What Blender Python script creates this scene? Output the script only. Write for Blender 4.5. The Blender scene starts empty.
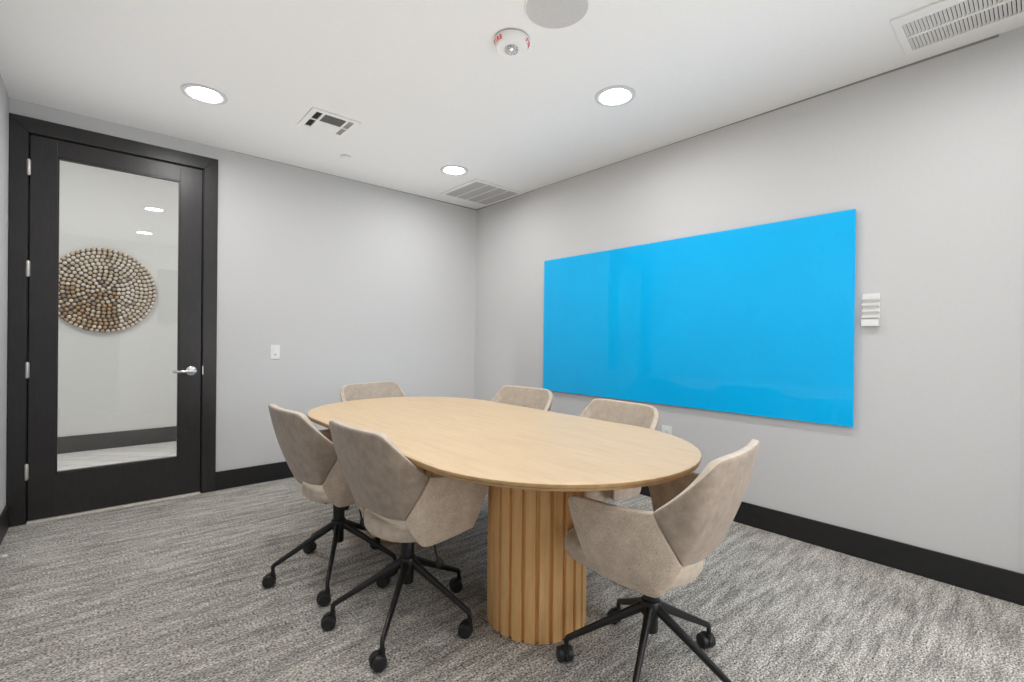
import bpy, bmesh, math, random
from mathutils import Vector, Matrix
random.seed(7)
PI = math.pi
SC = bpy.context.scene
COL = SC.collection
H = 2.6452            # ceiling height

# ------------------------------------------------------------------ materials
def new_mat(name):
    m = bpy.data.materials.new(name); m.use_nodes = True
    nt = m.node_tree; b = nt.nodes['Principled BSDF']
    return m, nt, b

def node(nt, kind, **kw):
    n = nt.nodes.new(kind)
    for k, v in kw.items():
        if k in n.inputs: n.inputs[k].default_value = v
        else: setattr(n, k, v)
    return n

def noise(nt, scale, detail=3, rough=.55, stretch=(1, 1, 1), vec=None):
    if vec is None:
        tc = node(nt, 'ShaderNodeTexCoord'); vec = tc.outputs['Object']
    mp = node(nt, 'ShaderNodeMapping'); mp.inputs['Scale'].default_value = stretch
    nt.links.new(vec, mp.inputs['Vector'])
    n = node(nt, 'ShaderNodeTexNoise'); n.inputs['Scale'].default_value = scale
    n.inputs['Detail'].default_value = detail; n.inputs['Roughness'].default_value = rough
    nt.links.new(mp.outputs[0], n.inputs['Vector'])
    return n.outputs['Fac']

def ramp(nt, fac, stops):
    r = node(nt, 'ShaderNodeValToRGB'); cr = r.color_ramp
    while len(cr.elements) < len(stops): cr.elements.new(.5)
    for e, (p, c) in zip(cr.elements, stops):
        e.position = p; e.color = (*c, 1)
    nt.links.new(fac, r.inputs[0])
    return r.outputs[0]

def mixc(nt, a, b, fac, mode='MIX'):
    m = node(nt, 'ShaderNodeMix'); m.data_type = 'RGBA'; m.blend_type = mode
    for sock, v in ((m.inputs[0], fac), (m.inputs[6], a), (m.inputs[7], b)):
        if hasattr(v, 'is_output'): nt.links.new(v, sock)
        else: sock.default_value = v if isinstance(v, float) else (*v, 1)
    return m.outputs[2]

def bump(nt, b, h, strength, dist=.002):
    n = node(nt, 'ShaderNodeBump'); n.inputs['Strength'].default_value = strength
    n.inputs['Distance'].default_value = dist
    nt.links.new(h, n.inputs['Height']); nt.links.new(n.outputs[0], b.inputs['Normal'])

def simple(name, col, rough=.5, metal=0., var=.06, scale=30, spec=.5, bmp=0, stretch=(1, 1, 1)):
    m, nt, b = new_mat(name)
    f = noise(nt, scale, stretch=stretch)
    c0 = tuple(max(0, c * (1 - var)) for c in col); c1 = tuple(min(1, c * (1 + var)) for c in col)
    nt.links.new(ramp(nt, f, [(.3, c0), (.7, c1)]), b.inputs['Base Color'])
    b.inputs['Roughness'].default_value = rough; b.inputs['Metallic'].default_value = metal
    b.inputs['Specular IOR Level'].default_value = spec
    if bmp: bump(nt, b, f, bmp)
    return m

M = {}
def build_materials():
    M['wall'] = simple('wall_paint', (.61, .61, .612), .7, var=.012, scale=60, spec=.25, bmp=.06)
    M['ceil'] = simple('ceiling_paint', (.80, .797, .79), .8, var=.01, scale=50, spec=.2, bmp=.04)
    M['hall_wall'] = simple('hall_paint', (.62, .62, .60), .7, var=.012, scale=40, spec=.25)
    M['black_trim'] = simple('black_trim_paint', (.012, .012, .013), .45, var=.25, scale=14, stretch=(1, 1, 8), spec=.45, bmp=.03)
    M['door_black'] = simple('door_black_stain', (.021, .0195, .020), .36, var=.22, scale=16, stretch=(6, 6, .6), spec=.5, bmp=.05)
    M['gap'] = simple('dark_gap', (.004, .004, .004), .9, var=.1)
    M['thresh'] = simple('brushed_threshold', (.74, .69, .62), .5, .0, var=.1, scale=40)
    M['chrome'] = simple('satin_chrome', (.80, .80, .81), .2, 1., var=.03)
    M['steel'] = simple('hinge_steel', (.72, .70, .66), .38, .75, var=.06)
    M['white'] = simple('white_plastic', (.82, .82, .81), .4, var=.01)
    M['white_metal'] = simple('white_enamel', (.80, .79, .775), .5, var=.012)
    M['duct'] = simple('duct_dark', (.035, .035, .034), .9, var=.1)
    M['grey_louver'] = simple('grey_louver', (.48, .475, .465), .6, var=.04)
    M['dark_louver'] = simple('dark_louver', (.16, .16, .155), .6, var=.06)
    M['outlet_grey'] = simple('outlet_slot', (.25, .25, .25), .5)
    M['black_metal'] = simple('black_powder_coat', (.011, .011, .012), .36, .15, var=.15, scale=90, spec=.5)
    M['black_plastic'] = simple('black_nylon', (.013, .013, .014), .48, var=.15, scale=60)
    M['red'] = simple('red_ink', (.75, .05, .04), .6, var=.03)
    M['ring'] = simple('grey_trim_ring', (.62, .62, .615), .6, var=.02)
    # perforated speaker cloth
    m, nt, b = new_mat('speaker_perforated')
    tc = node(nt, 'ShaderNodeTexCoord'); v = node(nt, 'ShaderNodeTexVoronoi'); v.inputs['Scale'].default_value = 260
    nt.links.new(tc.outputs['Object'], v.inputs['Vector'])
    nt.links.new(ramp(nt, v.outputs['Distance'], [(.2, (.47, .46, .455)), (.6, (.56, .55, .545))]), b.inputs['Base Color'])
    b.inputs['Roughness'].default_value = .7; M['grille'] = m
    # carpet: streaked heather loop pile
    m, nt, b = new_mat('heather_carpet')
    tc = node(nt, 'ShaderNodeTexCoord'); ob = tc.outputs['Object']
    streak = noise(nt, 8, 5, .7, (.5, 3.2, 1), ob)
    fine_streak = noise(nt, 55, 3, .65, (.45, 1.9, 1), ob)
    speck = noise(nt, 135, 3, .7, (.8, 1.2, 1), ob)
    patch = noise(nt, 1.7, 2, .5, (.8, 1.4, 1), ob)
    c1 = ramp(nt, streak, [(.34, (.255, .243, .226)), (.5, (.41, .394, .368)), (.64, (.56, .54, .508))])
    c2 = ramp(nt, fine_streak, [(.34, (.30, .30, .30)), (.5, (.50, .50, .50)), (.66, (.68, .68, .68))])
    c3 = ramp(nt, speck, [(.36, (.035, .034, .032)), (.5, (.49, .485, .475)), (.64, (.97, .955, .93))])
    c4 = ramp(nt, patch, [(.3, (.42, .42, .42)), (.7, (.57, .57, .57))])
    c = mixc(nt, c1, c2, .55, 'OVERLAY'); c = mixc(nt, c, c3, .95, 'OVERLAY'); c = mixc(nt, c, c4, .5, 'OVERLAY')
    nt.links.new(c, b.inputs['Base Color']); b.inputs['Roughness'].default_value = .95
    b.inputs['Specular IOR Level'].default_value = .1
    bump(nt, b, speck, .6, .006); M['carpet'] = m
    # pale plank floor of the hall
    m, nt, b = new_mat('pale_plank_floor')
    tc = node(nt, 'ShaderNodeTexCoord')
    g = noise(nt, 5, 5, .65, (1, 7, 1), tc.outputs['Object'])
    w = node(nt, 'ShaderNodeTexBrick'); w.inputs['Scale'].default_value = 1; w.inputs['Brick Width'].default_value = 1.2
    w.inputs['Row Height'].default_value = .18; w.inputs['Mortar Size'].default_value = .004
    w.inputs['Color1'].default_value = (1, 1, 1, 1); w.inputs['Color2'].default_value = (.86, .85, .84, 1)
    w.inputs['Mortar'].default_value = (.4, .39, .38, 1)
    mp = node(nt, 'ShaderNodeMapping'); mp.inputs['Rotation'].default_value = (0, 0, .75)
    nt.links.new(tc.outputs['Object'], mp.inputs['Vector']); nt.links.new(mp.outputs[0], w.inputs['Vector'])
    c = ramp(nt, g, [(.25, (.52, .50, .475)), (.5, (.80, .785, .765)), (.75, (.9, .89, .875))])
    nt.links.new(mixc(nt, c, w.outputs['Color'], 1., 'MULTIPLY'), b.inputs['Base Color'])
    b.inputs['Roughness'].default_value = .35; M['plank'] = m
    # oak: top (grain along the table) and pedestal (vertical grain)
    def oak(name, dark, mid, light, stretch, rough):
        m, nt, b = new_mat(name)
        tc = node(nt, 'ShaderNodeTexCoord'); ob = tc.outputs['Object']
        g1 = noise(nt, 7, 5, .6, stretch, ob); g2 = noise(nt, 34, 3, .6, stretch, ob)
        c1 = ramp(nt, g1, [(.3, dark), (.52, mid), (.75, light)])
        c2 = ramp(nt, g2, [(.3, (.44, .44, .44)), (.6, (.53, .53, .53))])
        nt.links.new(mixc(nt, c1, c2, .5, 'OVERLAY'), b.inputs['Base Color'])
        b.inputs['Roughness'].default_value = rough; b.inputs['Specular IOR Level'].default_value = .35
        bump(nt, b, g2, .05, .001); return m
    M['oak_top'] = oak('oak_veneer_top', (.66, .475, .285), (.71, .525, .325), (.75, .565, .36), (4, .4, 4), .42)
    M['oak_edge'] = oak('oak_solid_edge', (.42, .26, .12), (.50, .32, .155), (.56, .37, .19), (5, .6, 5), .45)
    M['oak_ped'] = oak('oak_fluted_pedestal', (.68, .395, .155), (.80, .485, .21), (.86, .55, .26), (6, 6, .5), .45)
    # upholstery
    def suede(name, dark, light, weave):
        m, nt, b = new_mat(name)
        tc = node(nt, 'ShaderNodeTexCoord'); ob = tc.outputs['Object']
        g1 = noise(nt, 22, 4, .65, (1, 1, 1), ob); g2 = noise(nt, 420, 2, .5, (1, 1, .5) if weave else (1, 1, 1), ob)
        c1 = ramp(nt, g1, [(.32, dark), (.7, light)])
        c2 = ramp(nt, g2, [(.3, (.32,) * 3), (.7, (.66,) * 3)] if weave else [(.3, (.43,) * 3), (.7, (.57,) * 3)])
        nt.links.new(mixc(nt, c1, c2, .75, 'OVERLAY'), b.inputs['Base Color'])
        b.inputs['Roughness'].default_value = .78 if weave else .62
        b.inputs['Specular IOR Level'].default_value = .3
        b.inputs['Sheen Weight'].default_value = .25; b.inputs['Sheen Roughness'].default_value = .5
        bump(nt, b, g2, .25, .0015); return m
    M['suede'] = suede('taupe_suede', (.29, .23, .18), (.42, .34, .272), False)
    M['weave'] = suede('taupe_weave', (.49, .40, .315), (.64, .535, .43), True)
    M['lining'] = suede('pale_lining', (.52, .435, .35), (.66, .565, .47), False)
    M['seat'] = suede('taupe_seat', (.50, .42, .335), (.64, .55, .45), False)
    # blue glass board: back painted glass
    m, nt, b = new_mat('blue_glass')
    f = noise(nt, 2.2, 2)
    nt.links.new(ramp(nt, f, [(.3, (.0, .46, .92)), (.7, (.0, .48, .95))]), b.inputs['Base Color'])
    b.inputs['Roughness'].default_value = .35; b.inputs['Specular IOR Level'].default_value = .1
    b.inputs['Coat Weight'].default_value = .6; b.inputs['Coat Roughness'].default_value = .006; b.inputs['Coat IOR'].default_value = 1.45
    M['blue'] = m
    M['blue_edge'] = simple('glass_edge', (.03, .10, .16), .15, var=.1)
    # thin window glass
    m, nt, b = new_mat('clear_pane')
    nt.nodes.remove(b)
    tr = node(nt, 'ShaderNodeBsdfTransparent'); tr.inputs[0].default_value = (.95, .96, .955, 1)
    gl = node(nt, 'ShaderNodeBsdfGlossy'); gl.inputs['Roughness'].default_value = .005
    fr = node(nt, 'ShaderNodeFresnel'); fr.inputs['IOR'].default_value = 2.15
    mx = node(nt, 'ShaderNodeMixShader'); nt.links.new(fr.outputs[0], mx.inputs[0])
    nt.links.new(tr.outputs[0], mx.inputs[1]); nt.links.new(gl.outputs[0], mx.inputs[2])
    nt.links.new(mx.outputs[0], nt.nodes['Material Output'].inputs[0]); M['glass'] = m
    m, nt, b = new_mat('clear_strobe')
    f = noise(nt, 160)
    nt.links.new(ramp(nt, f, [(.42, (.25, .25, .25)), (.58, (.9, .9, .9))]), b.inputs['Base Color'])
    b.inputs['Roughness'].default_value = .08; b.inputs['Metallic'].default_value = .35; M['strobe'] = m
    m, nt, b = new_mat('lamp_lens')
    f = noise(nt, 8)
    nt.links.new(ramp(nt, f, [(.2, (1, .985, .97)), (.8, (1, .992, .98))]), b.inputs['Emission Color'])
    b.inputs['Emission Strength'].default_value = LENS; M['lens'] = m
    for k, c in enumerate([(.50, .40, .28), (.36, .235, .12), (.60, .53, .43), (.24, .175, .12)]):
        M['bead%d' % k] = simple('polished_bead_%s' % 'abcd'[k], c, .22, var=.25, scale=60)
    M['bead_back'] = simple('dark_backing', (.035, .028, .022), .8)
    M['screen'] = simple('dark_screen', (.03, .032, .035), .2, var=.05)
LENS = 160.

# ------------------------------------------------------------------ mesh helpers
def box(bm, x0, x1, y0, y1, z0, z1, bev=0, mi=0):
    n0 = len(bm.faces)
    vs = [bm.verts.new((x, y, z)) for z in (z0, z1) for y in (y0, y1) for x in (x0, x1)]
    fs = [bm.faces.new([vs[i] for i in q]) for q in ((0, 2, 3, 1), (4, 5, 7, 6), (0, 1, 5, 4), (2, 6, 7, 3), (0, 4, 6, 2), (1, 3, 7, 5))]
    for f in fs: f.material_index = mi
    if bev:
        es = list({e for f in fs for e in f.edges})
        bmesh.ops.bevel(bm, geom=es, offset=bev, segments=2, profile=.6, affect='EDGES')
    return bm

def rings(bm, loops, cap=True, closed=True, mi=0):
    L = [[bm.verts.new(p) for p in lp] for lp in loops]
    n = len(loops[0])
    for a, b in zip(L, L[1:]):
        for i in range(n if closed else n - 1):
            j = (i + 1) % n
            f = bm.faces.new((a[i], a[j], b[j], b[i])); f.material_index = mi
    if cap:
        f = bm.faces.new(list(reversed(L[0]))); f.material_index = mi
        f = bm.faces.new(L[-1]); f.material_index = mi
    return L

def lathe(bm, prof, n=32, c=(0, 0, 0), axis='z', cap=True, mi=0):
    loops = []
    for r, h in prof:
        lp = []
        for k in range(n):
            a = 2 * PI * k / n; u, v = max(r, 1e-4) * math.cos(a), max(r, 1e-4) * math.sin(a)
            p = {'z': (u, v, h), 'y': (u, h, v), 'x': (h, u, v)}[axis]
            lp.append((p[0] + c[0], p[1] + c[1], p[2] + c[2]))
        loops.append(lp)
    return rings(bm, loops, cap, mi=mi)

def tube(bm, pts, rad, n=10, flat=1., mi=0):
    pts = [Vector(p) for p in pts]; loops = []
    rads = rad if isinstance(rad, (list, tuple)) else [rad] * len(pts)
    prev = None
    for i, p in enumerate(pts):
        t = (pts[min(i + 1, len(pts) - 1)] - pts[max(i - 1, 0)]).normalized()
        ref = Vector((0, 0, 1)) if abs(t.z) < .95 else Vector((1, 0, 0))
        s = t.cross(ref).normalized() if prev is None else (prev - t * prev.dot(t)).normalized()
        prev = s; q = t.cross(s)
        loops.append([tuple(p + s * (math.cos(a) * rads[i] * flat) + q * (math.sin(a) * rads[i])) for a in [2 * PI * k / n for k in range(n)]])
    rings(bm, loops, mi=mi)

def finish(bm, name, mats, parent=None, smooth=False, angle=None):
    bmesh.ops.recalc_face_normals(bm, faces=bm.faces[:])
    me = bpy.data.meshes.new(name); bm.to_mesh(me); bm.free()
    for m in (mats if isinstance(mats, list) else [mats]): me.materials.append(m)
    if smooth:
        for p in me.polygons: p.use_smooth = True
        if angle is not None:
            try: me.set_sharp_from_angle(angle=math.radians(angle))
            except Exception: pass
    o = bpy.data.objects.new(name, me); COL.objects.link(o)
    if parent: o.parent = parent
    return o

def tag(o, label=None, cat=None, group=None, kind=None):
    if label: o['label'] = label
    if cat: o['category'] = cat
    if group: o['group'] = group
    if kind: o['kind'] = kind
    return o

def thing(name, label, cat, loc=(0, 0, 0), rz=0, group=None):
    o = bpy.data.objects.new(name, None); COL.objects.link(o); o.empty_display_size = .1
    o.location = loc; o.rotation_euler = (0, 0, rz)
    return tag(o, label, cat, group)

def copy_tree(o, parent=None):
    c = o.copy(); COL.objects.link(c)
    if parent: c.parent = parent
    for ch in list(o.children): copy_tree(ch, c)
    return c

def bx(name, mats, dims, parent=None, bev=0, kind=None):
    o = finish(box(bmesh.new(), *dims, bev=bev), name, mats, parent)
    if kind: o['kind'] = kind
    return o

def grid_shell(name, rows, thick, mats, parent, level=2, lined=False):
    """rows: list of columns, each column a list of points bottom->top; solidified and smoothed"""
    bm = bmesh.new()
    V = [[bm.verts.new(p) for p in col] for col in rows]
    for a, b in zip(V, V[1:]):
        for i in range(len(a) - 1):
            bm.faces.new((a[i], b[i], b[i + 1], a[i + 1]))
    bm.normal_update()
    if sum(f.normal.dot(Vector((f.calc_center_median().x - .05, f.calc_center_median().y, 0))) for f in bm.faces) < 0:
        for f in bm.faces: f.normal_flip()
    me = bpy.data.meshes.new(name); bm.to_mesh(me); bm.free()
    for m in mats: me.materials.append(m)
    o = bpy.data.objects.new(name, me); COL.objects.link(o)
    s = o.modifiers.new('s', 'SOLIDIFY'); s.thickness = thick; s.offset = 0; s.use_even_offset = True
    if lined: s.material_offset = 1; s.material_offset_rim = 1
    d = o.modifiers.new('d', 'SUBSURF'); d.levels = d.render_levels = level
    dg = bpy.context.evaluated_depsgraph_get()
    me = bpy.data.meshes.new_from_object(o.evaluated_get(dg)); me.name = name
    for p in me.polygons: p.use_smooth = True
    o.modifiers.clear(); old = o.data; o.data = me; bpy.data.meshes.remove(old)
    o.parent = parent
    return o

# ------------------------------------------------------------------ room
XL, YF = -3.59, -5.05          # left wall, front wall (behind the camera)
DX0, DX1, DZ = -3.5, -2.587, 2.447   # door opening
def room():
    bx('floor', M['carpet'], (XL, 0, YF, 0, -.1, 0), kind='structure')
    bx('ceiling', M['ceil'], (XL - .2, .12, YF - .1, .12, H, H + .1), kind='structure')
    # door wall, with the doorway cut out
    bm = bmesh.new()
    box(bm, XL - .1, DX0 - .02, 0, .12, -.1, H); box(bm, DX1 + .02, .12, 0, .12, -.1, H); box(bm, DX0 - .02, DX1 + .02, 0, .12, DZ + .02, H); box(bm, -5.2, 1., .12, .2, H, 3.1)
    tag(finish(bm, 'wall_back', M['wall']), kind='structure')
    bm = bmesh.new(); box(bm, 0, .12, -4.154, 0, -.1, H); box(bm, .006, .12, YF, -4.154, -.1, H)
    tag(finish(bm, 'wall_right', M['wall']), kind='structure')
    bx('wall_left', M['wall'], (XL - .12, XL, YF, 0, -.1, H), kind='structure')
    bm = bmesh.new()
    box(bm, -2.93, .12, YF - .12, YF, -.1, H); box(bm, XL - .12, -2.93, YF - .12, YF, 2.2, H)
    box(bm, XL - .12, -2.93, YF - 1.5, YF - 1.4, -.1, H)
    tag(finish(bm, 'wall_front', M['wall']), kind='structure')
    # baseboards
    def base(name, dims):
        return bx(name, M['black_trim'], dims, bev=.003, kind='structure')
    base('baseboard_back', (-2.4886, -.001, -.0145, 0, 0, .143))
    base('baseboard_right', (-.0145, 0, YF, -.0146, 0, .143))
    base('baseboard_left', (XL, XL + .0145, YF, -.0205, 0, .143))
    M['shade_line'] = simple('ceiling_shade_paint', (.26, .26, .25), .9, var=.05)  # painted shadow line: thin dark strips where walls meet the ceiling
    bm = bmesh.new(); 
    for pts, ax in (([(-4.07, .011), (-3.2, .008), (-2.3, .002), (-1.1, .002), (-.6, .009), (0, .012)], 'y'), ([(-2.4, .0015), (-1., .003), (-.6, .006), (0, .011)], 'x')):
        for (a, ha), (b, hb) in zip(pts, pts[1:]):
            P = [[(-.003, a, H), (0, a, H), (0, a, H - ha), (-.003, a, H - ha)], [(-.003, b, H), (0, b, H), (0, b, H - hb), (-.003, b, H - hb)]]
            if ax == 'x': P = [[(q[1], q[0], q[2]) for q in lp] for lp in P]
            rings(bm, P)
    tag(finish(bm, 'ceiling_shade_strip', M['shade_line']), kind='structure')
    # hall beyond the door
    bx('floor_hall', M['plank'], (-5.2, 1., .12, 2.29, -.1, 0), kind='structure')
    bx('ceiling_hall', M['ceil'], (-5.2, 1., .12, 2.4, 3.1, 3.2), kind='structure')
    bx('wall_hall', M['hall_wall'], (-5.2, 1., 2.29, 2.4, -.1, 3.1), kind='structure')
    bx('wall_hall_left', M['hall_wall'], (-5.3, -5.2, 0, 2.4, -.1, 3.1), kind='structure')
    bx('wall_hall_right', M['hall_wall'], (1., 1.1, 0, 2.4, -.1, 3.1), kind='structure')
    bx('baseboard_hall', M['black_trim'], (-5.2, 1., 2.275, 2.29, 0, .168), bev=.003, kind='structure')
    # casing round the door, jambs and stop: mitred frame profile
    bm = bmesh.new()
    xo0, xo1, zt = -3.588, -2.4886, 2.547
    def frame(xa, xb, za, y0, y1, xi0, xi1, zi):
        # mitred inverted U made of three quads front + sides
        P = [(xa, 0), (xa, za), (xb, za), (xb, 0)]; Q = [(xi0, 0), (xi0, zi), (xi1, zi), (xi1, 0)]
        for i in range(3):
            c = [P[i], P[i + 1], Q[i + 1], Q[i]]
            vs = [bm.verts.new((p[0], y, p[1])) for y in (y0, y1) for p in c]
            for q in ((0, 1, 2, 3), (7, 6, 5, 4), (0, 4, 5, 1), (1, 5, 6, 2), (2, 6, 7, 3), (3, 7, 4, 0)):
                bm.faces.new([vs[k] for k in q])
    frame(xo0, xo1, zt, -.020, 0, DX0 - .008, DX1 + .008, DZ + .008)
    frame(DX0 - .02, DX1 + .02, DZ + .02, 0, .12, DX0 - .004, DX1 + .004, DZ + .004)
    frame(DX0 - .01, DX1 + .01, DZ + .01, .035, .047, DX0 + .014, DX1 - .014, DZ - .014)
    bmesh.ops.bevel(bm, geom=[e for e in bm.edges if abs(e.verts[0].co.y + .02) < 1e-4 and abs(e.verts[1].co.y + .02) < 1e-4], offset=.002, segments=1, affect='EDGES')
    fr = tag(finish(bm, 'trim_1', M['door_black']), kind='structure')
    bm = bmesh.new(); box(bm, DX1 + .006, DX1 + .013, -.0225, -.019, .90, .965, bev=.001)
    tag(finish(bm, 'strike_plate', M['steel'], fr), 'small satin metal strike plate')
    bm = bmesh.new(); box(bm, DX0, DX1, -.034, .05, 0, .010, bev=.003); box(bm, DX0, DX1, -.005, .05, .009, .0145, bev=.001)
    tag(finish(bm, 'trim_2', M['thresh']), kind='structure')
    # door leaf
    gx0, gx1, gz0, gz1 = -3.374, -2.724, .292, 2.334
    y0, y1 = -.012, .033
    bm = bmesh.new()
    lx0, lx1, lz0, lz1 = DX0 + .003, DX1 - .003, .016, DZ - .004
    box(bm, lx0, gx0, y0, y1, lz0, lz1, bev=.0015); box(bm, gx1, lx1, y0, y1, lz0, lz1, bev=.0015)
    box(bm, gx0, gx1, y0, y1, lz0, gz0, bev=.0015); box(bm, gx0, gx1, y0, y1, gz1, lz1, bev=.0015)
    d = tag(finish(bm, 'door_1', M['door_black']), kind='structure')
    bm = bmesh.new(); b_ = .008
    for a in ((gx0, gx0 + b_, gz0, gz1), (gx1 - b_, gx1, gz0, gz1), (gx0, gx1, gz0, gz0 + b_), (gx0, gx1, gz1 - b_, gz1)):
        box(bm, a[0], a[1], y0 + .004, y1 - .004, a[2], a[3])
    finish(bm, 'glazing_bead', M['door_black'], d)
    bm = bmesh.new()
    vs = [bm.verts.new(p) for p in ((gx0 + .004, .012, gz0 + .004), (gx1 - .004, .012, gz0 + .004), (gx1 - .004, .012, gz1 - .004), (gx0 + .004, .012, gz1 - .004))]
    bm.faces.new(vs)
    finish(bm, 'glass_pane', M['glass'], d)
    for z in (.328, .965, 1.601, 2.234):
        bm = bmesh.new()
        lathe(bm, [(.0065, z - .05), (.0075, z - .048), (.0075, z + .048), (.0065, z + .05)], 12, c=(DX0 - .003, -.024, 0))
        box(bm, DX0 - .0115, DX0 + .006, -.0215, -.0165, z - .045, z + .045)
        tag(finish(bm, 'hinge', M['steel'], d, True, 40), 'silver butt hinge')
    bm = bmesh.new(); hx, hz = -2.650, .930
    lathe(bm, [(.036, -.012), (.036, -.017), (.033, -.021), (.018, -.0235), (.0125, -.026), (.0125, -.055), (.011, -.062), (.001, -.064)], 28, c=(hx, 0, hz), axis='y')
    tube(bm, [(hx + .006, -.055, hz), (hx - .03, -.058, hz), (hx - .07, -.056, hz - .002), (hx - .108, -.05, hz - .003), (hx - .116, -.044, hz - .003)], [.011, .0115, .010, .0095, .004], 12, flat=.8)
    tag(finish(bm, 'door_handle', M['chrome'], d, True, 50), 'chrome lever handle on a round rose')

def door_stop():
    bm = bmesh.new()
    x0 = XL + .0146; y, z = -.825, .088
    lathe(bm, [(.012, x0), (.012, x0 + .004), (.007, x0 + .008)], 14, c=(0, y, z), axis='x')
    pts = []
    for k in range(121):
        a = k / 120 * 2 * PI * 10; r = .0065
        pts.append((x0 + .006 + .052 * k / 120, y + r * math.cos(a), z + r * math.sin(a)))
    tube(bm, pts, .0011, 5)
    t = finish(bm, 'wall_door_stop', M['steel'], None, True, 40)
    tag(t, 'small white tipped spring door stop on the left baseboard', 'door stop')
    bm = bmesh.new(); lathe(bm, [(.006, x0 + .055), (.008, x0 + .058), (.008, x0 + .07), (.006, x0 + .073), (.001, x0 + .074)], 14, c=(0, y, z), axis='x')
    tag(finish(bm, 'rubber_tip', M['white'], t, True, 40), 'white rubber tip')

# ------------------------------------------------------------------ board and wall fittings
def wall_fittings():
    t = thing('wall_marker_board', 'large bright blue glass marker board on the right wall', 'board', (0, -2.3155, 1.325))
    bm = bmesh.new(); box(bm, -.026, -.018, -1.2105, 1.2105, -.606, .606, bev=.0012)
    o = finish(bm, 'glass_panel', M['blue'], t)
    bm = bmesh.new(); box(bm, -.018, -.0005, -1.12, 1.12, -.52, .52)
    finish(bm, 'mounting_frame', M['gap'], t)
    # marker holder: four shallow trays over an eraser box
    t = thing('wall_marker_holder', 'small white marker and eraser holder to the right of the blue board', 'marker holder', (0, -3.596, 1.368))
    w = .038
    bm = bmesh.new(); box(bm, -.004, -.0005, -w, w, -.088, .09, bev=.001); finish(bm, 'back_plate', M['white'], t)
    for k in range(4):
        z = .052 - k * .033
        bm = bmesh.new()
        pr = [(-.004, z + .008), (-.010, z + .001), (-.016, z), (-.021, z + .006), (-.0225, z + .017), (-.020, z + .017), (-.019, z + .009), (-.015, z + .004), (-.011, z + .005), (-.004, z + .012)]
        rings(bm, [[(p[0], yy, p[1]) for p in pr] for yy in (-w, w)])
        finish(bm, 'marker_tray', M['white'], t)
    bm = bmesh.new(); box(bm, -.030, -.027, -w, w, -.088, -.052, bev=.001); box(bm, -.027, -.004, -w, w, -.088, -.083)
    box(bm, -.027, -.004, -w, -w + .003, -.083, -.052); box(bm, -.027, -.004, w - .003, w, -.083, -.052)
    finish(bm, 'eraser_box', M['white'], t)
    # light switch
    t = thing('light_switch', 'white wall plate with a rocker switch right of the door', 'light switch', (-2.07, 0, 1.066))
    bm = bmesh.new(); box(bm, -.036, .036, -.006, -.0005, -.058, .058, bev=.002); finish(bm, 'cover_plate', M['white'], t)
    bm = bmesh.new(); box(bm, -.016, .016, -.009, -.006, -.033, .033, bev=.001)
    k = finish(bm, 'rocker', M['white'], t)
    bm = bmesh.new(); box(bm, -.006, .006, -.011, -.009, -.026, -.017, bev=.001)
    tag(finish(bm, 'indicator', M['outlet_grey'], k), 'small grey dot on the rocker')
    # outlet
    t = thing('wall_outlet', 'white electrical outlet low on the wall under the blue board', 'outlet', (0, -2.378, .500))
    bm = bmesh.new(); box(bm, -.006, -.0005, -.04, .04, -.06, .06, bev=.002); finish(bm, 'cover_plate', M['white'], t)
    for zz in (-.021, .021):
        bm = bmesh.new(); box(bm, -.0085, -.006, -.017, .017, zz - .014, zz + .014, bev=.001)
        s = finish(bm, 'socket', M['white'], t)
        bm = bmesh.new()
        for dy in (-.007, .007): box(bm, -.0092, -.0084, dy - .0013, dy + .0013, zz - .003, zz + .007)
        lathe(bm, [(.003, -.0092), (.003, -.0084)], 8, c=(0, 0, zz - .008), axis='x')
        finish(bm, 'slot', M['outlet_grey'], s)

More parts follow.
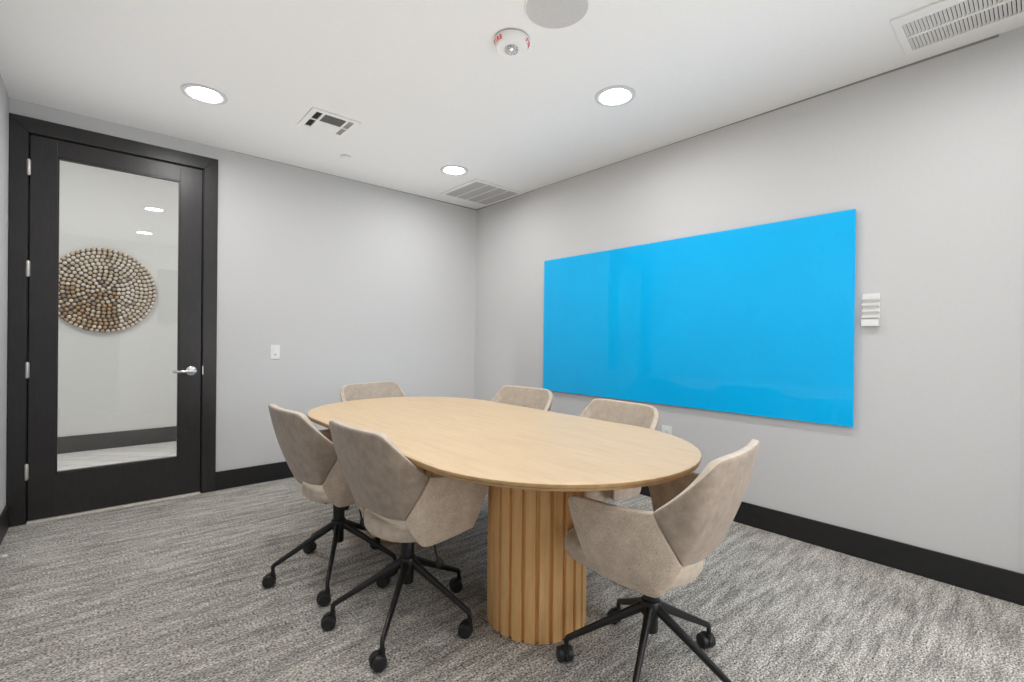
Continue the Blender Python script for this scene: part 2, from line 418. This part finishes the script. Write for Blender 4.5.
# ------------------------------------------------------------------ ceiling fittings
def ceiling_fittings():
    spots = [(-2.70, -.872, 'recessed ceiling downlight nearest the door'), (-.878, -.848, 'recessed ceiling downlight beside the corner air grille'),
             (-.868, -2.52, 'recessed ceiling downlight high above the blue board'), (-2.70, -2.53, 'recessed ceiling downlight mirrored as the upper bright spot in the door glass'),
             (-2.70, -4.15, 'recessed ceiling downlight mirrored as the lower bright spot in the door glass'), (-.87, -4.15, 'recessed ceiling downlight behind the camera near the right wall')]
    proto = None
    for x, y, lab in spots:
        if proto is None:
            t = thing('recessed_downlight', lab, 'ceiling light', (x, y, H), 0, 'recessed downlights in the ceiling')
            bm = bmesh.new()
            lathe(bm, [(.118, -.0005), (.118, -.006), (.114, -.0085), (.096, -.0085), (.083, -.003), (.0805, -.0005)], 48, cap=False)
            finish(bm, 'trim_ring', M['ring'], t, True, 45)
            bm = bmesh.new()
            lathe(bm, [(.0802, -.0006), (.0802, -.0014), (.06, -.0018), (.0, -.0022)], 40)
            finish(bm, 'diffuser', M['lens'], t, True)
            proto = t
        else:
            t = copy_tree(proto); t.location = (x, y, H); t['label'] = lab
    # four way supply diffuser
    t = thing('supply_diffuser', 'small square white air diffuser with dark slots above the door wall', 'air vent', (-2.005, -1.003, H))
    a = .158
    bm = bmesh.new(); box(bm, -a + .012, a - .012, -a + .012, a - .012, -.002, -.0005); finish(bm, 'duct', M['duct'], t)
    bm = bmesh.new()
    for d in ((-a, a, -a, -a + .035), (-a, a, a - .035, a), (-a, -a + .035, -a + .035, a - .035), (a - .035, a, -a + .035, a - .035)):
        box(bm, *d, -.009, -.0005, bev=.0015)
    box(bm, -.083, -.068, -a + .035, a - .035, -.009, -.002); box(bm, .072, .087, -a + .035, a - .035, -.009, -.002)
    box(bm, -a + .035, -.083, -.006, .008, -.009, -.002); box(bm, .087, a - .035, -.006, .008, -.009, -.002)
    box(bm, -.068, .072, -.004, a - .035, -.009, -.002)
    finish(bm, 'frame', M['white_metal'], t)
    bm = bmesh.new()
    def slat(bm, p, q, tilt, w=.012):
        # a thin tilted blade from p to q, tilt across the horizontal normal
        p = Vector(p); q = Vector(q); d = (q - p).normalized(); s = Vector((-d.y, d.x, 0))
        u = (s * math.cos(tilt) + Vector((0, 0, math.sin(tilt)))) * w / 2; n = d.cross(u).normalized() * .0006
        rings(bm, [[tuple(e + u + n), tuple(e + u - n), tuple(e - u - n), tuple(e - u + n)] for e in (p, q)])
    for y in [-.112 + .0125 * k for k in range(9)]: slat(bm, (-.068, y, -.006), (.072, y, -.006), -1.05, .008)
    finish(bm, 'louver', M['dark_louver'], t)
    for sx, mt in ((-1, 'dark_louver'), (1, 'grey_louver')):
        bm = bmesh.new()
        for k in range(3):
            x = sx * (.094 + .0125 * k)
            for y0, y1 in ((-.120, -.008), (.010, .120)): slat(bm, (x, y0, -.006), (x, y1, -.006), sx * .95, .009)
        finish(bm, 'louver', M[mt], t)
    # corner return grille
    t = thing('return_grille', 'square white return air grille in the ceiling corner', 'air vent', (-.315, -.505, H))
    a = .298
    bm = bmesh.new(); box(bm, -a + .02, a - .02, -a + .02, a - .02, -.002, -.0005); finish(bm, 'duct', M['dark_louver'], t)
    bm = bmesh.new(); e = .036
    for d in ((-a, a, -a, -a + e), (-a, a, a - e, a), (-a, -a + e, -a + e, a - e), (a - e, a, -a + e, a - e)): box(bm, *d, -.010, -.0005, bev=.002)
    for k in (1, 2, 3):
        x = -a + e + (2 * a - 2 * e) * k / 4; box(bm, x - .005, x + .005, -a + e, a - e, -.010, -.002)
    finish(bm, 'frame', M['white_metal'], t)
    bm = bmesh.new()
    n = 34
    for k in range(n):
        y = -a + e + (2 * a - 2 * e) * (k + .5) / n; slat(bm, (-a + e, y, -.006), (a - e, y, -.006), -.75, .0105)
    finish(bm, 'louver', M['grey_louver'], t)
    # long register by the right wall
    t = thing('linear_register', 'long white air register in the ceiling beside the right wall', 'air vent', (-.314, -4.2, H))
    a, L = .186, .448
    bm = bmesh.new(); box(bm, -a + .02, a - .02, -L + .02, L - .02, -.002, -.0005); finish(bm, 'duct', M['duct'], t)
    bm = bmesh.new()
    for d in ((-a, -.119, -L, L), (.153, a, -L, L), (.004, .024, -L + .03, L - .03), (-.119, .153, -L, -L + .03), (-.119, .153, L - .03, L)):
        box(bm, *d, -.012, -.0005, bev=.0015)
    finish(bm, 'frame', M['white_metal'], t)
    bm = bmesh.new()
    n = 62
    for k in range(n):
        y = -L + .03 + (2 * L - .06) * (k + .5) / n
        for x0, x1 in ((-.119, .004), (.024, .153)): slat(bm, (x0, y, -.0075), (x1, y, -.0075), -.75, .0125)
    finish(bm, 'louver', M['white_metal'], t)
    # ceiling speaker
    t = thing('ceiling_speaker', 'flat round grey perforated ceiling speaker', 'speaker', (-1.671, -2.797, H))
    bm = bmesh.new(); lathe(bm, [(.142, -.0005), (.142, -.004), (.139, -.0055), (.136, -.004), (.136, -.0005)], 56, cap=False); finish(bm, 'rim', M['white_metal'], t, True, 40)
    bm = bmesh.new(); lathe(bm, [(.136, -.0005), (.136, -.0035), (.07, -.0045), (0, -.005)], 56); finish(bm, 'grille', M['grille'], t, True, 40)
    # concealed sprinkler
    t = thing('ceiling_sprinkler_cover', 'tiny round white sprinkler cover plate near the back wall', 'sprinkler', (-1.690, -.505, H))
    bm = bmesh.new(); lathe(bm, [(.026, -.0005), (.026, -.006)], 32); finish(bm, 'collar', M['grey_louver'], t, True, 40)
    bm = bmesh.new(); lathe(bm, [(.040, -.006), (.041, -.008), (.038, -.0095), (0, -.010)], 32); finish(bm, 'cap', M['white_metal'], t, True, 40)
    # fire strobe
    t = thing('ceiling_fire_strobe', 'round white ceiling fire strobe with red lettering', 'fire alarm', (-1.671, -2.499, H))
    bm = bmesh.new(); lathe(bm, [(.083, -.0005), (.083, -.004), (.078, -.005), (.078, -.008)], 48); finish(bm, 'base', M['grey_louver'], t, True, 40)
    bm = bmesh.new(); lathe(bm, [(.084, -.006), (.087, -.009), (.087, -.018), (.078, -.038), (.072, -.045), (.042, -.048), (.036, -.045), (0, -.045)], 48); finish(bm, 'dome', M['white'], t, True, 35)
    bm = bmesh.new(); lathe(bm, [(.033, -.044), (.033, -.054), (.028, -.061), (.012, -.066), (0, -.067)], 24); finish(bm, 'strobe_lens', M['strobe'], t, True, 50)
    dg = bpy.context.evaluated_depsgraph_get()
    for az0 in (172, 308, 60):
        bm = bmesh.new()
        for i, chx in enumerate('FIRE'):
            cu = bpy.data.curves.new('c', 'FONT'); cu.body = chx; cu.size = .025; cu.extrude = .0006; cu.align_x = 'CENTER'; cu.offset = .0006
            tmp = bpy.data.objects.new('c', cu); COL.objects.link(tmp)
            bpy.context.view_layer.update(); dg = bpy.context.evaluated_depsgraph_get()
            me = bpy.data.meshes.new_from_object(tmp.evaluated_get(dg))
            az = math.radians(az0 + (i - 1.5) * 12.5)
            tx = Vector((-math.sin(az), math.cos(az), 0)); out = Vector((math.cos(az), math.sin(az), 0))
            up = (Vector((0, 0, .020)) + out * .009).normalized(); nn = tx.cross(up)
            pos = out * .0795 + Vector((0, 0, -.0355)) + nn * .0012
            mt = Matrix((tx, up, nn)).transposed().to_4x4(); mt.translation = pos
            me.transform(mt); bm.from_mesh(me); bpy.data.meshes.remove(me)
            bpy.data.objects.remove(tmp); bpy.data.curves.remove(cu)
        tag(finish(bm, 'lettering', M['red'], t), 'red word FIRE on the rim')

# ------------------------------------------------------------------ table
def stadium(hw, hl, n=28):
    """outline of a racetrack: half width hw (x), half length hl (y)"""
    out = []; c = hl - hw0
    for k in range(n + 1):
        a = PI * k / n; out.append((hw * math.cos(a), c + (hl - c) * math.sin(a)))
    for k in range(n + 1):
        a = PI + PI * k / n; out.append((hw * math.cos(a), -c + (hl - c) * math.sin(a)))
    return out
hw0 = .607
def table():
    t = thing('conference_table', 'long rounded light oak conference table on two fluted drum bases', 'table', (-1.696, -2.211, 0), -.012)
    bm = bmesh.new()
    prof = [(-.05, .722), (-.016, .7225), (-.006, .726), (-.003, .7335), (-.0045, .735), (-.0045, .737), (-.001, .7385), (0, .744), (-.0012, .748), (-.004, .75), (-.03, .75)]
    L = rings(bm, [[(x, y, z) for x, y in stadium(hw0 + d, 1.212 + d)] for d, z in prof])
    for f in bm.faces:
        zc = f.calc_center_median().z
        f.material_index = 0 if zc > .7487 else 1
    finish(bm, 'tabletop', [M['oak_top'], M['oak_edge']], t, True, 35)
    N = 24; ped = None
    for yy in (-.588, .588):
        bm = bmesh.new(); lo = []
        ro, ri = .214, .198
        for k in range(N):
            a0 = 2 * PI * k / N; w = 2 * PI / N
            for da, r in ((.02, ri), (.23, ri), (.25, ro - .002), (.28, ro), (.95, ro), (.98, ro - .002)):
                lo.append((r * math.cos(a0 + da * w), r * math.sin(a0 + da * w)))
        rings(bm, [[(x, y, z) for x, y in lo] for z in (.004, .7225)])
        lathe(bm, [(.192, 0), (.192, .004)], 40)
        o = finish(bm, 'pedestal', M['oak_ped'], t); o.location = (-.036, yy + .022, 0)

# ------------------------------------------------------------------ chairs
def catmull(P, m):
    out = []
    n = len(P)
    for i in range(n - 1):
        p0, p1, p2, p3 = [Vector(P[max(0, min(n - 1, j))]) for j in (i - 1, i, i + 1, i + 2)]
        for k in range(m):
            s = k / m
            out.append(.5 * ((2 * p1) + (p2 - p0) * s + (2 * p0 - 5 * p1 + 4 * p2 - p3) * s * s + (3 * p1 - p0 - 3 * p2 + p3) * s ** 3))
    out.append(Vector(P[-1])); return out

BACK = [((-.280, 0, .846), (-.172, 0, .494)), ((-.276, .095, .847), (-.170, .066, .495)), ((-.266, .170, .847), (-.166, .114, .497)),
        ((-.256, .212, .841), (-.163, .145, .502)), ((-.243, .238, .820), (-.161, .166, .506)), ((-.210, .255, .778), (-.159, .182, .509)), ((-.155, .262, .722), (-.158, .193, .510)), ((-.096, .264, .672), (-.156, .202, .510))]
ARM = [((-.096, .264, .672), (-.156, .202, .510)), ((-.090, .265, .671), (-.153, .204, .498)), ((-.056, .268, .667), (-.132, .214, .445)), ((-.018, .273, .666), (-.104, .225, .405)),
       ((-.005, .274, .665), (-.088, .228, .398)), ((.060, .278, .665), (-.015, .234, .402)), ((.128, .281, .667), (.048, .240, .410)), ((.174, .281, .668), (.106, .245, .421)), ((.191, .281, .659), (.119, .246, .423)), ((.200, .281, .642), (.124, .246, .426))]
SV = [0, .035, .18, .38, .60, .82, .965, 1]
def shell_columns(st, sy, rows=7, m=1):
    tops = catmull([s[0] for s in st], m) if m > 1 else [Vector(s[0]) for s in st]
    bots = catmull([s[1] for s in st], m) if m > 1 else [Vector(s[1]) for s in st]
    cols = []
    for a, b in zip(tops, bots):
        col = []
        for s in SV:
            p = b.lerp(a, s)
            bulge = .014 * math.sin(PI * s)
            rad = Vector((p.x - .02, p.y, 0)); rad = rad.normalized() if rad.length > 0 else rad
            if p.x > -.02: rad = Vector((0, 1, 0))
            p = p + rad * bulge
            col.append((p.x, p.y * sy, p.z))
        cols.append(col)
    return cols

def make_chair(label, group):
    t = thing('swivel_chair', label, 'chair', (0, 0, 0), 0, group)
    half = shell_columns(BACK, 1, 7, 2)
    left = shell_columns(BACK, -1, 7, 2)
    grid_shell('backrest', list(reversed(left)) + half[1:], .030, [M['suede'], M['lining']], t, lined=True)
    for sy in (-1, 1):
        cols = shell_columns(ARM, sy, 8, 1)
        # concave front edge
        grid_shell('armrest', cols, .026, [M['weave']], t)
    # seat cushion
    def outline(s, dz):
        P = []
        n = 44
        for k in range(n):
            a = 2 * PI * k / n; c_, s_ = math.cos(a), math.sin(a)
            e = 2 / 3.6 if c_ > 0 else 2 / 2.1
            x = math.copysign(abs(c_) ** e, c_) * (.312 if c_ > 0 else .168); y = math.copysign(abs(s_) ** (2 / 3.0 if c_ > 0 else 2 / 2.2), s_) * .200
            P.append((x * s, y * s, dz))
        return P
    bm = bmesh.new()
    rings(bm, [outline(s, z) for s, z in ((.86, .393), (.955, .397), (.99, .407), (1.0, .422), (.998, .435), (.985, .4395), (.99, .443), (.975, .454), (.93, .462), (.8, .467), (.5, .470), (.15, .471))])
    finish(bm, 'seat', M['seat'], t, True, 80)
    bm = bmesh.new(); box(bm, -.10, .10, -.075, .075, .370, .394, bev=.006)
    finish(bm, 'seat_plate', M['black_metal'], t)
    bm = bmesh.new()
    lathe(bm, [(.013, .29), (.013, .372)], 16)
    tag(finish(bm, 'piston', M['chrome'], t, True, 40), 'thin chrome piston of the gas lift')
    bm = bmesh.new()
    lathe(bm, [(.024, .155), (.0255, .158), (.0255, .215), (.034, .218), (.036, .224), (.036, .262), (.032, .268), (.0275, .270), (.0275, .350), (.025, .354)], 24)
    finish(bm, 'column', M['black_metal'], t, True, 40)
    bm = bmesh.new()
    tube(bm, [(.03, -.07, .395), (.045, -.100, .380), (.055, -.118, .325), (.062, -.128, .275)], .0045, 8)
    tube(bm, [(.062, -.128, .279), (.066, -.131, .266), (.072, -.134, .248), (.075, -.136, .238)], [.006, .016, .018, .008], 10, flat=.5)
    finish(bm, 'height_lever', M['black_plastic'], t, True, 50)
    # five star base
    leg_me = None
    for k in range(5):
        if leg_me is None:
            bm = bmesh.new()
            tube(bm, [(.028, 0, .240), (.034, 0, .2365), (.15, 0, .1735), (.280, 0, .1025), (.291, 0, .0965), (.2965, 0, .090), (.2975, 0, .080)], [.0180, .0180, .0140, .0112, .0110, .0100, .0095], 12, flat=.82)
            lathe(bm, [(.0085, .062), (.0085, .082)], 12, c=(.2975, 0, 0))
            lg = finish(bm, 'leg', M['black_metal'], t, True, 50); leg_me = lg
            bm = bmesh.new()
            off = -.015; R_ = .0268
            for sy in (-1, 1):
                lathe(bm, [(.010, sy * .0265), (.0205, sy * .0275), (.025, sy * .0255), (R_, sy * .0215), (R_, sy * .0085), (.0245, sy * .0065), (.019, sy * .006)], 26, c=(off, 0, R_ + .001), axis='y')
            # hood over the wheels and the stem socket
            hood = []
            for yy in (-.0055, .0055):
                hood.append([(off + (R_ + .003) * math.cos(a), yy, R_ + .001 + (R_ + .003) * math.sin(a)) for a in [math.radians(g) for g in range(-30, 221, 25)]])
            rings(bm, hood)
            lathe(bm, [(.0115, .040), (.0115, .066)], 14)
            lathe(bm, [(.007, -.026), (.007, .026)], 10, c=(off, 0, R_ + .001), axis='y')
            cs = finish(bm, 'caster', M['black_plastic'], lg, True, 40); cs.location = (.2975, 0, 0)
        else:
            lg = leg_me.copy(); COL.objects.link(lg); lg.parent = t
            cs = leg_me.children[0].copy(); COL.objects.link(cs); cs.parent = lg
    return t

def set_star(t, world_deg, axis):
    # legs are turned on the column; every caster is swivelled so its axle points near the given heading
    legs = [c for c in t.children if c.name.split('.')[0] == 'leg']
    for k, lg in enumerate(legs):
        lg.rotation_euler = (0, 0, math.radians(world_deg + 72 * k) - t.rotation_euler.z)
        for c in lg.children:
            c.rotation_euler = (0, 0, math.radians(axis + (13, -22, 8, 25, -15)[k] - 90 - world_deg - 72 * k))

CHAIRS = [  # x, y, lift, facing, star, caster axle heading, label
    (-2.180, -2.445, (.016, -.004, .002), 3, 8, 60, 'taupe swivel chair on the near long side, its back overlapping the chair by the door'),
    (-2.247, -1.858, (-.006, 0, .010), 2, 24, 55, 'taupe swivel chair at the near left of the table, closest to the door'),
    (-1.686, -3.302, (-.022, -.020, 0), 97, 57.5, 352, 'taupe swivel chair at the near table end, its arm in front of the fluted base'),
    (-1.572, -1.060, (0, 0, 0), 277, 30, 80, 'taupe swivel chair at the far end of the table against the grey back wall'),
    (-1.115, -1.790, (0, 0, 0), 186, 12, 160, 'taupe swivel chair on the board side of the table, nearest the room corner'),
    (-1.150, -2.600, (0, 0, -.012), 176, 40, 100, 'taupe swivel chair on the board side of the table, beside the wall outlet'),
]
def chairs():
    proto = None
    for x, y, lift, f, star, sw, lab in CHAIRS:
        if proto is None: t = proto = make_chair(lab, 'swivel chairs round the conference table')
        else: t = copy_tree(proto); t['label'] = lab
        t.location = (x, y, 0); t.rotation_euler = (0, 0, math.radians(f))
        set_star(t, star, sw)
        for c in t.children:
            if c.name.split('.')[0] in ('backrest', 'armrest', 'seat', 'seat_plate', 'height_lever', 'piston'): c.location = lift if c.name.split('.')[0] in ('backrest', 'armrest') else (0, 0, lift[2])

# ------------------------------------------------------------------ hall ornament, wall screen
def ornament():
    cx, cz, y = -3.135, 1.66, 2.289
    t = thing('wall_ornament', 'round wall hanging of brown and cream beads seen through the glass door', 'wall art', (cx, y, cz))
    bm = bmesh.new(); lathe(bm, [(.437, 0), (.437, -.022)], 64, axis='y'); finish(bm, 'backing', M['bead_back'], t, True, 40)
    beads = []
    for k in range(12):
        r = .012 if k == 0 else .0375 * k + .012
        n = 3 if k == 0 else max(6, int(2 * PI * r / .0425))
        for j in range(n):
            a = 2 * PI * (j + .5 * (k % 2)) / n + .1 * k
            beads.append((r * math.cos(a), r * math.sin(a), k))
    def bead_bm(bm, x, z, mi=0):
        ms = bmesh.ops.create_icosphere(bm, subdivisions=2, radius=.0192)['verts']
        for v in ms: v.co = Vector((v.co.x + x, v.co.y * .85 - .032, v.co.z + z))
        for f in {f for v in ms for f in v.link_faces}: f.material_index = mi; f.smooth = True
    def pick(x, z):
        w = random.random()
        if z < .02 and x < .12 and w < .7: return random.choice([0, 1, 1, 3])
        return random.choices([0, 1, 2, 3], [.44, .0, .50, .06])[0]
    vis = [b for b in beads if b[0] > -.30]
    vis.sort(key=lambda b: (-b[2], b[1])); big = vis[:100]; bigset = set(big)
    meshes = {}
    for x, z, k in big:
        c = pick(x, z)
        if c not in meshes:
            bm = bmesh.new(); bead_bm(bm, 0, 0); o = finish(bm, 'bead', M['bead%d' % c], t, True); meshes[c] = o.data
        else:
            o = bpy.data.objects.new('bead', meshes[c]); COL.objects.link(o); o.parent = t
        o.location = (x, 0, z)
    bm = bmesh.new()
    for b in beads:
        if b not in bigset: bead_bm(bm, b[0], b[1], pick(b[0], b[1]))
    o = finish(bm, 'inner_beads', [M['bead%d' % k] for k in range(4)], t, True); o['kind'] = 'stuff'
    # screen behind the camera, mirrored in the door glass
    t = thing('wall_screen', 'dark flat wall screen mirrored in the right side of the door glass', 'screen', (-1.75, YF, 1.83))
    bm = bmesh.new(); box(bm, -.73, .73, .0005, .05, -.42, .42, bev=.004); finish(bm, 'housing', M['black_plastic'], t)
    bm = bmesh.new(); box(bm, -.715, .715, .05, .053, -.405, .405); finish(bm, 'display', M['screen'], t)

# ------------------------------------------------------------------ camera and lights
def camera():
    f, yaw, pit, rol = 468.322, .7225, -.0021, .01
    w = Vector((math.sin(yaw) * math.cos(pit), math.cos(yaw) * math.cos(pit), math.sin(pit)))
    r = Vector((math.cos(yaw), -math.sin(yaw), 0)); u = r.cross(w)
    c, s = math.cos(rol), math.sin(rol)
    r2 = r * c + u * s; u2 = u * c - r * s
    cam = bpy.data.cameras.new('camera'); o = bpy.data.objects.new('camera', cam); COL.objects.link(o)
    cam.sensor_width = 36; cam.lens = f / 1024 * 36; cam.clip_start = .05
    m = Matrix((r2, u2, -w)).transposed().to_4x4(); m.translation = (-3.1666, -4.2198, 1.1843)
    o.matrix_world = m; SC.camera = o

def lights():
    def area(name, loc, size, power, rot=(0, 0, 0), shape='DISK', sy=None, spread=PI):
        l = bpy.data.lights.new(name, 'AREA'); l.shape = shape; l.size = size; l.energy = power; l.color = (1, .99, .985)
        l.spread = spread
        if sy: l.size_y = sy
        o = bpy.data.objects.new(name, l); COL.objects.link(o); o.location = loc; o.rotation_euler = rot
    area('hall_fill_light', (-3., .36,   .9), 1.8, 6, (PI / 2, 0, 0), 'RECTANGLE', 1.2)  # added unseen lamp behind the door, lifts the lower hall wall
    area('added_wall_fill', (-1.25, -.72, .75), 2.2, 2.2, (PI / 2, 0, 0), 'RECTANGLE', .8)  # added unseen lamp in mid-room, lightens the lower back wall
    area('hall_light', (-3.6, .8, 3.05), .25, 24); area('hall_light', (-1.4, .8, 3.05), .25, 24)
    # added unseen lamp facing up, evens out the ceiling brightness
    area('added_ceiling_fill', (-2.0, -2.5, 1.1), 3.1, 15.5, (PI, 0, 0), 'RECTANGLE', 4.8, 1.1)
    area('fill_light', (-1.4, -4.93, 1.0), 1.2, 21, (PI / 2, 0, .22), 'RECTANGLE', 1.3)  # added unseen lamp behind the camera, brightens chairs and pedestals
    area('added_hall_uplight', (-2.4, 1.2, 1.3), 3.5, 11, (PI, 0, 0), 'RECTANGLE', 1.2, 1.7)  # added unseen lamp facing up, brightens the hall ceiling
    w = bpy.data.worlds.new('world'); SC.world = w; w.use_nodes = True
    bg = w.node_tree.nodes['Background']; bg.inputs[0].default_value = (.9, .93, 1, 1); bg.inputs[1].default_value = .3
    SC.view_settings.view_transform = 'Standard'; SC.view_settings.look = 'None'; SC.view_settings.exposure = EXPO; SC.view_settings.gamma = 1.0
    SC.cycles.max_bounces = 10; SC.cycles.diffuse_bounces = 6
EXPO = 0.
build_materials()
room(); door_stop(); wall_fittings(); ceiling_fittings(); table(); chairs(); ornament(); camera(); lights()
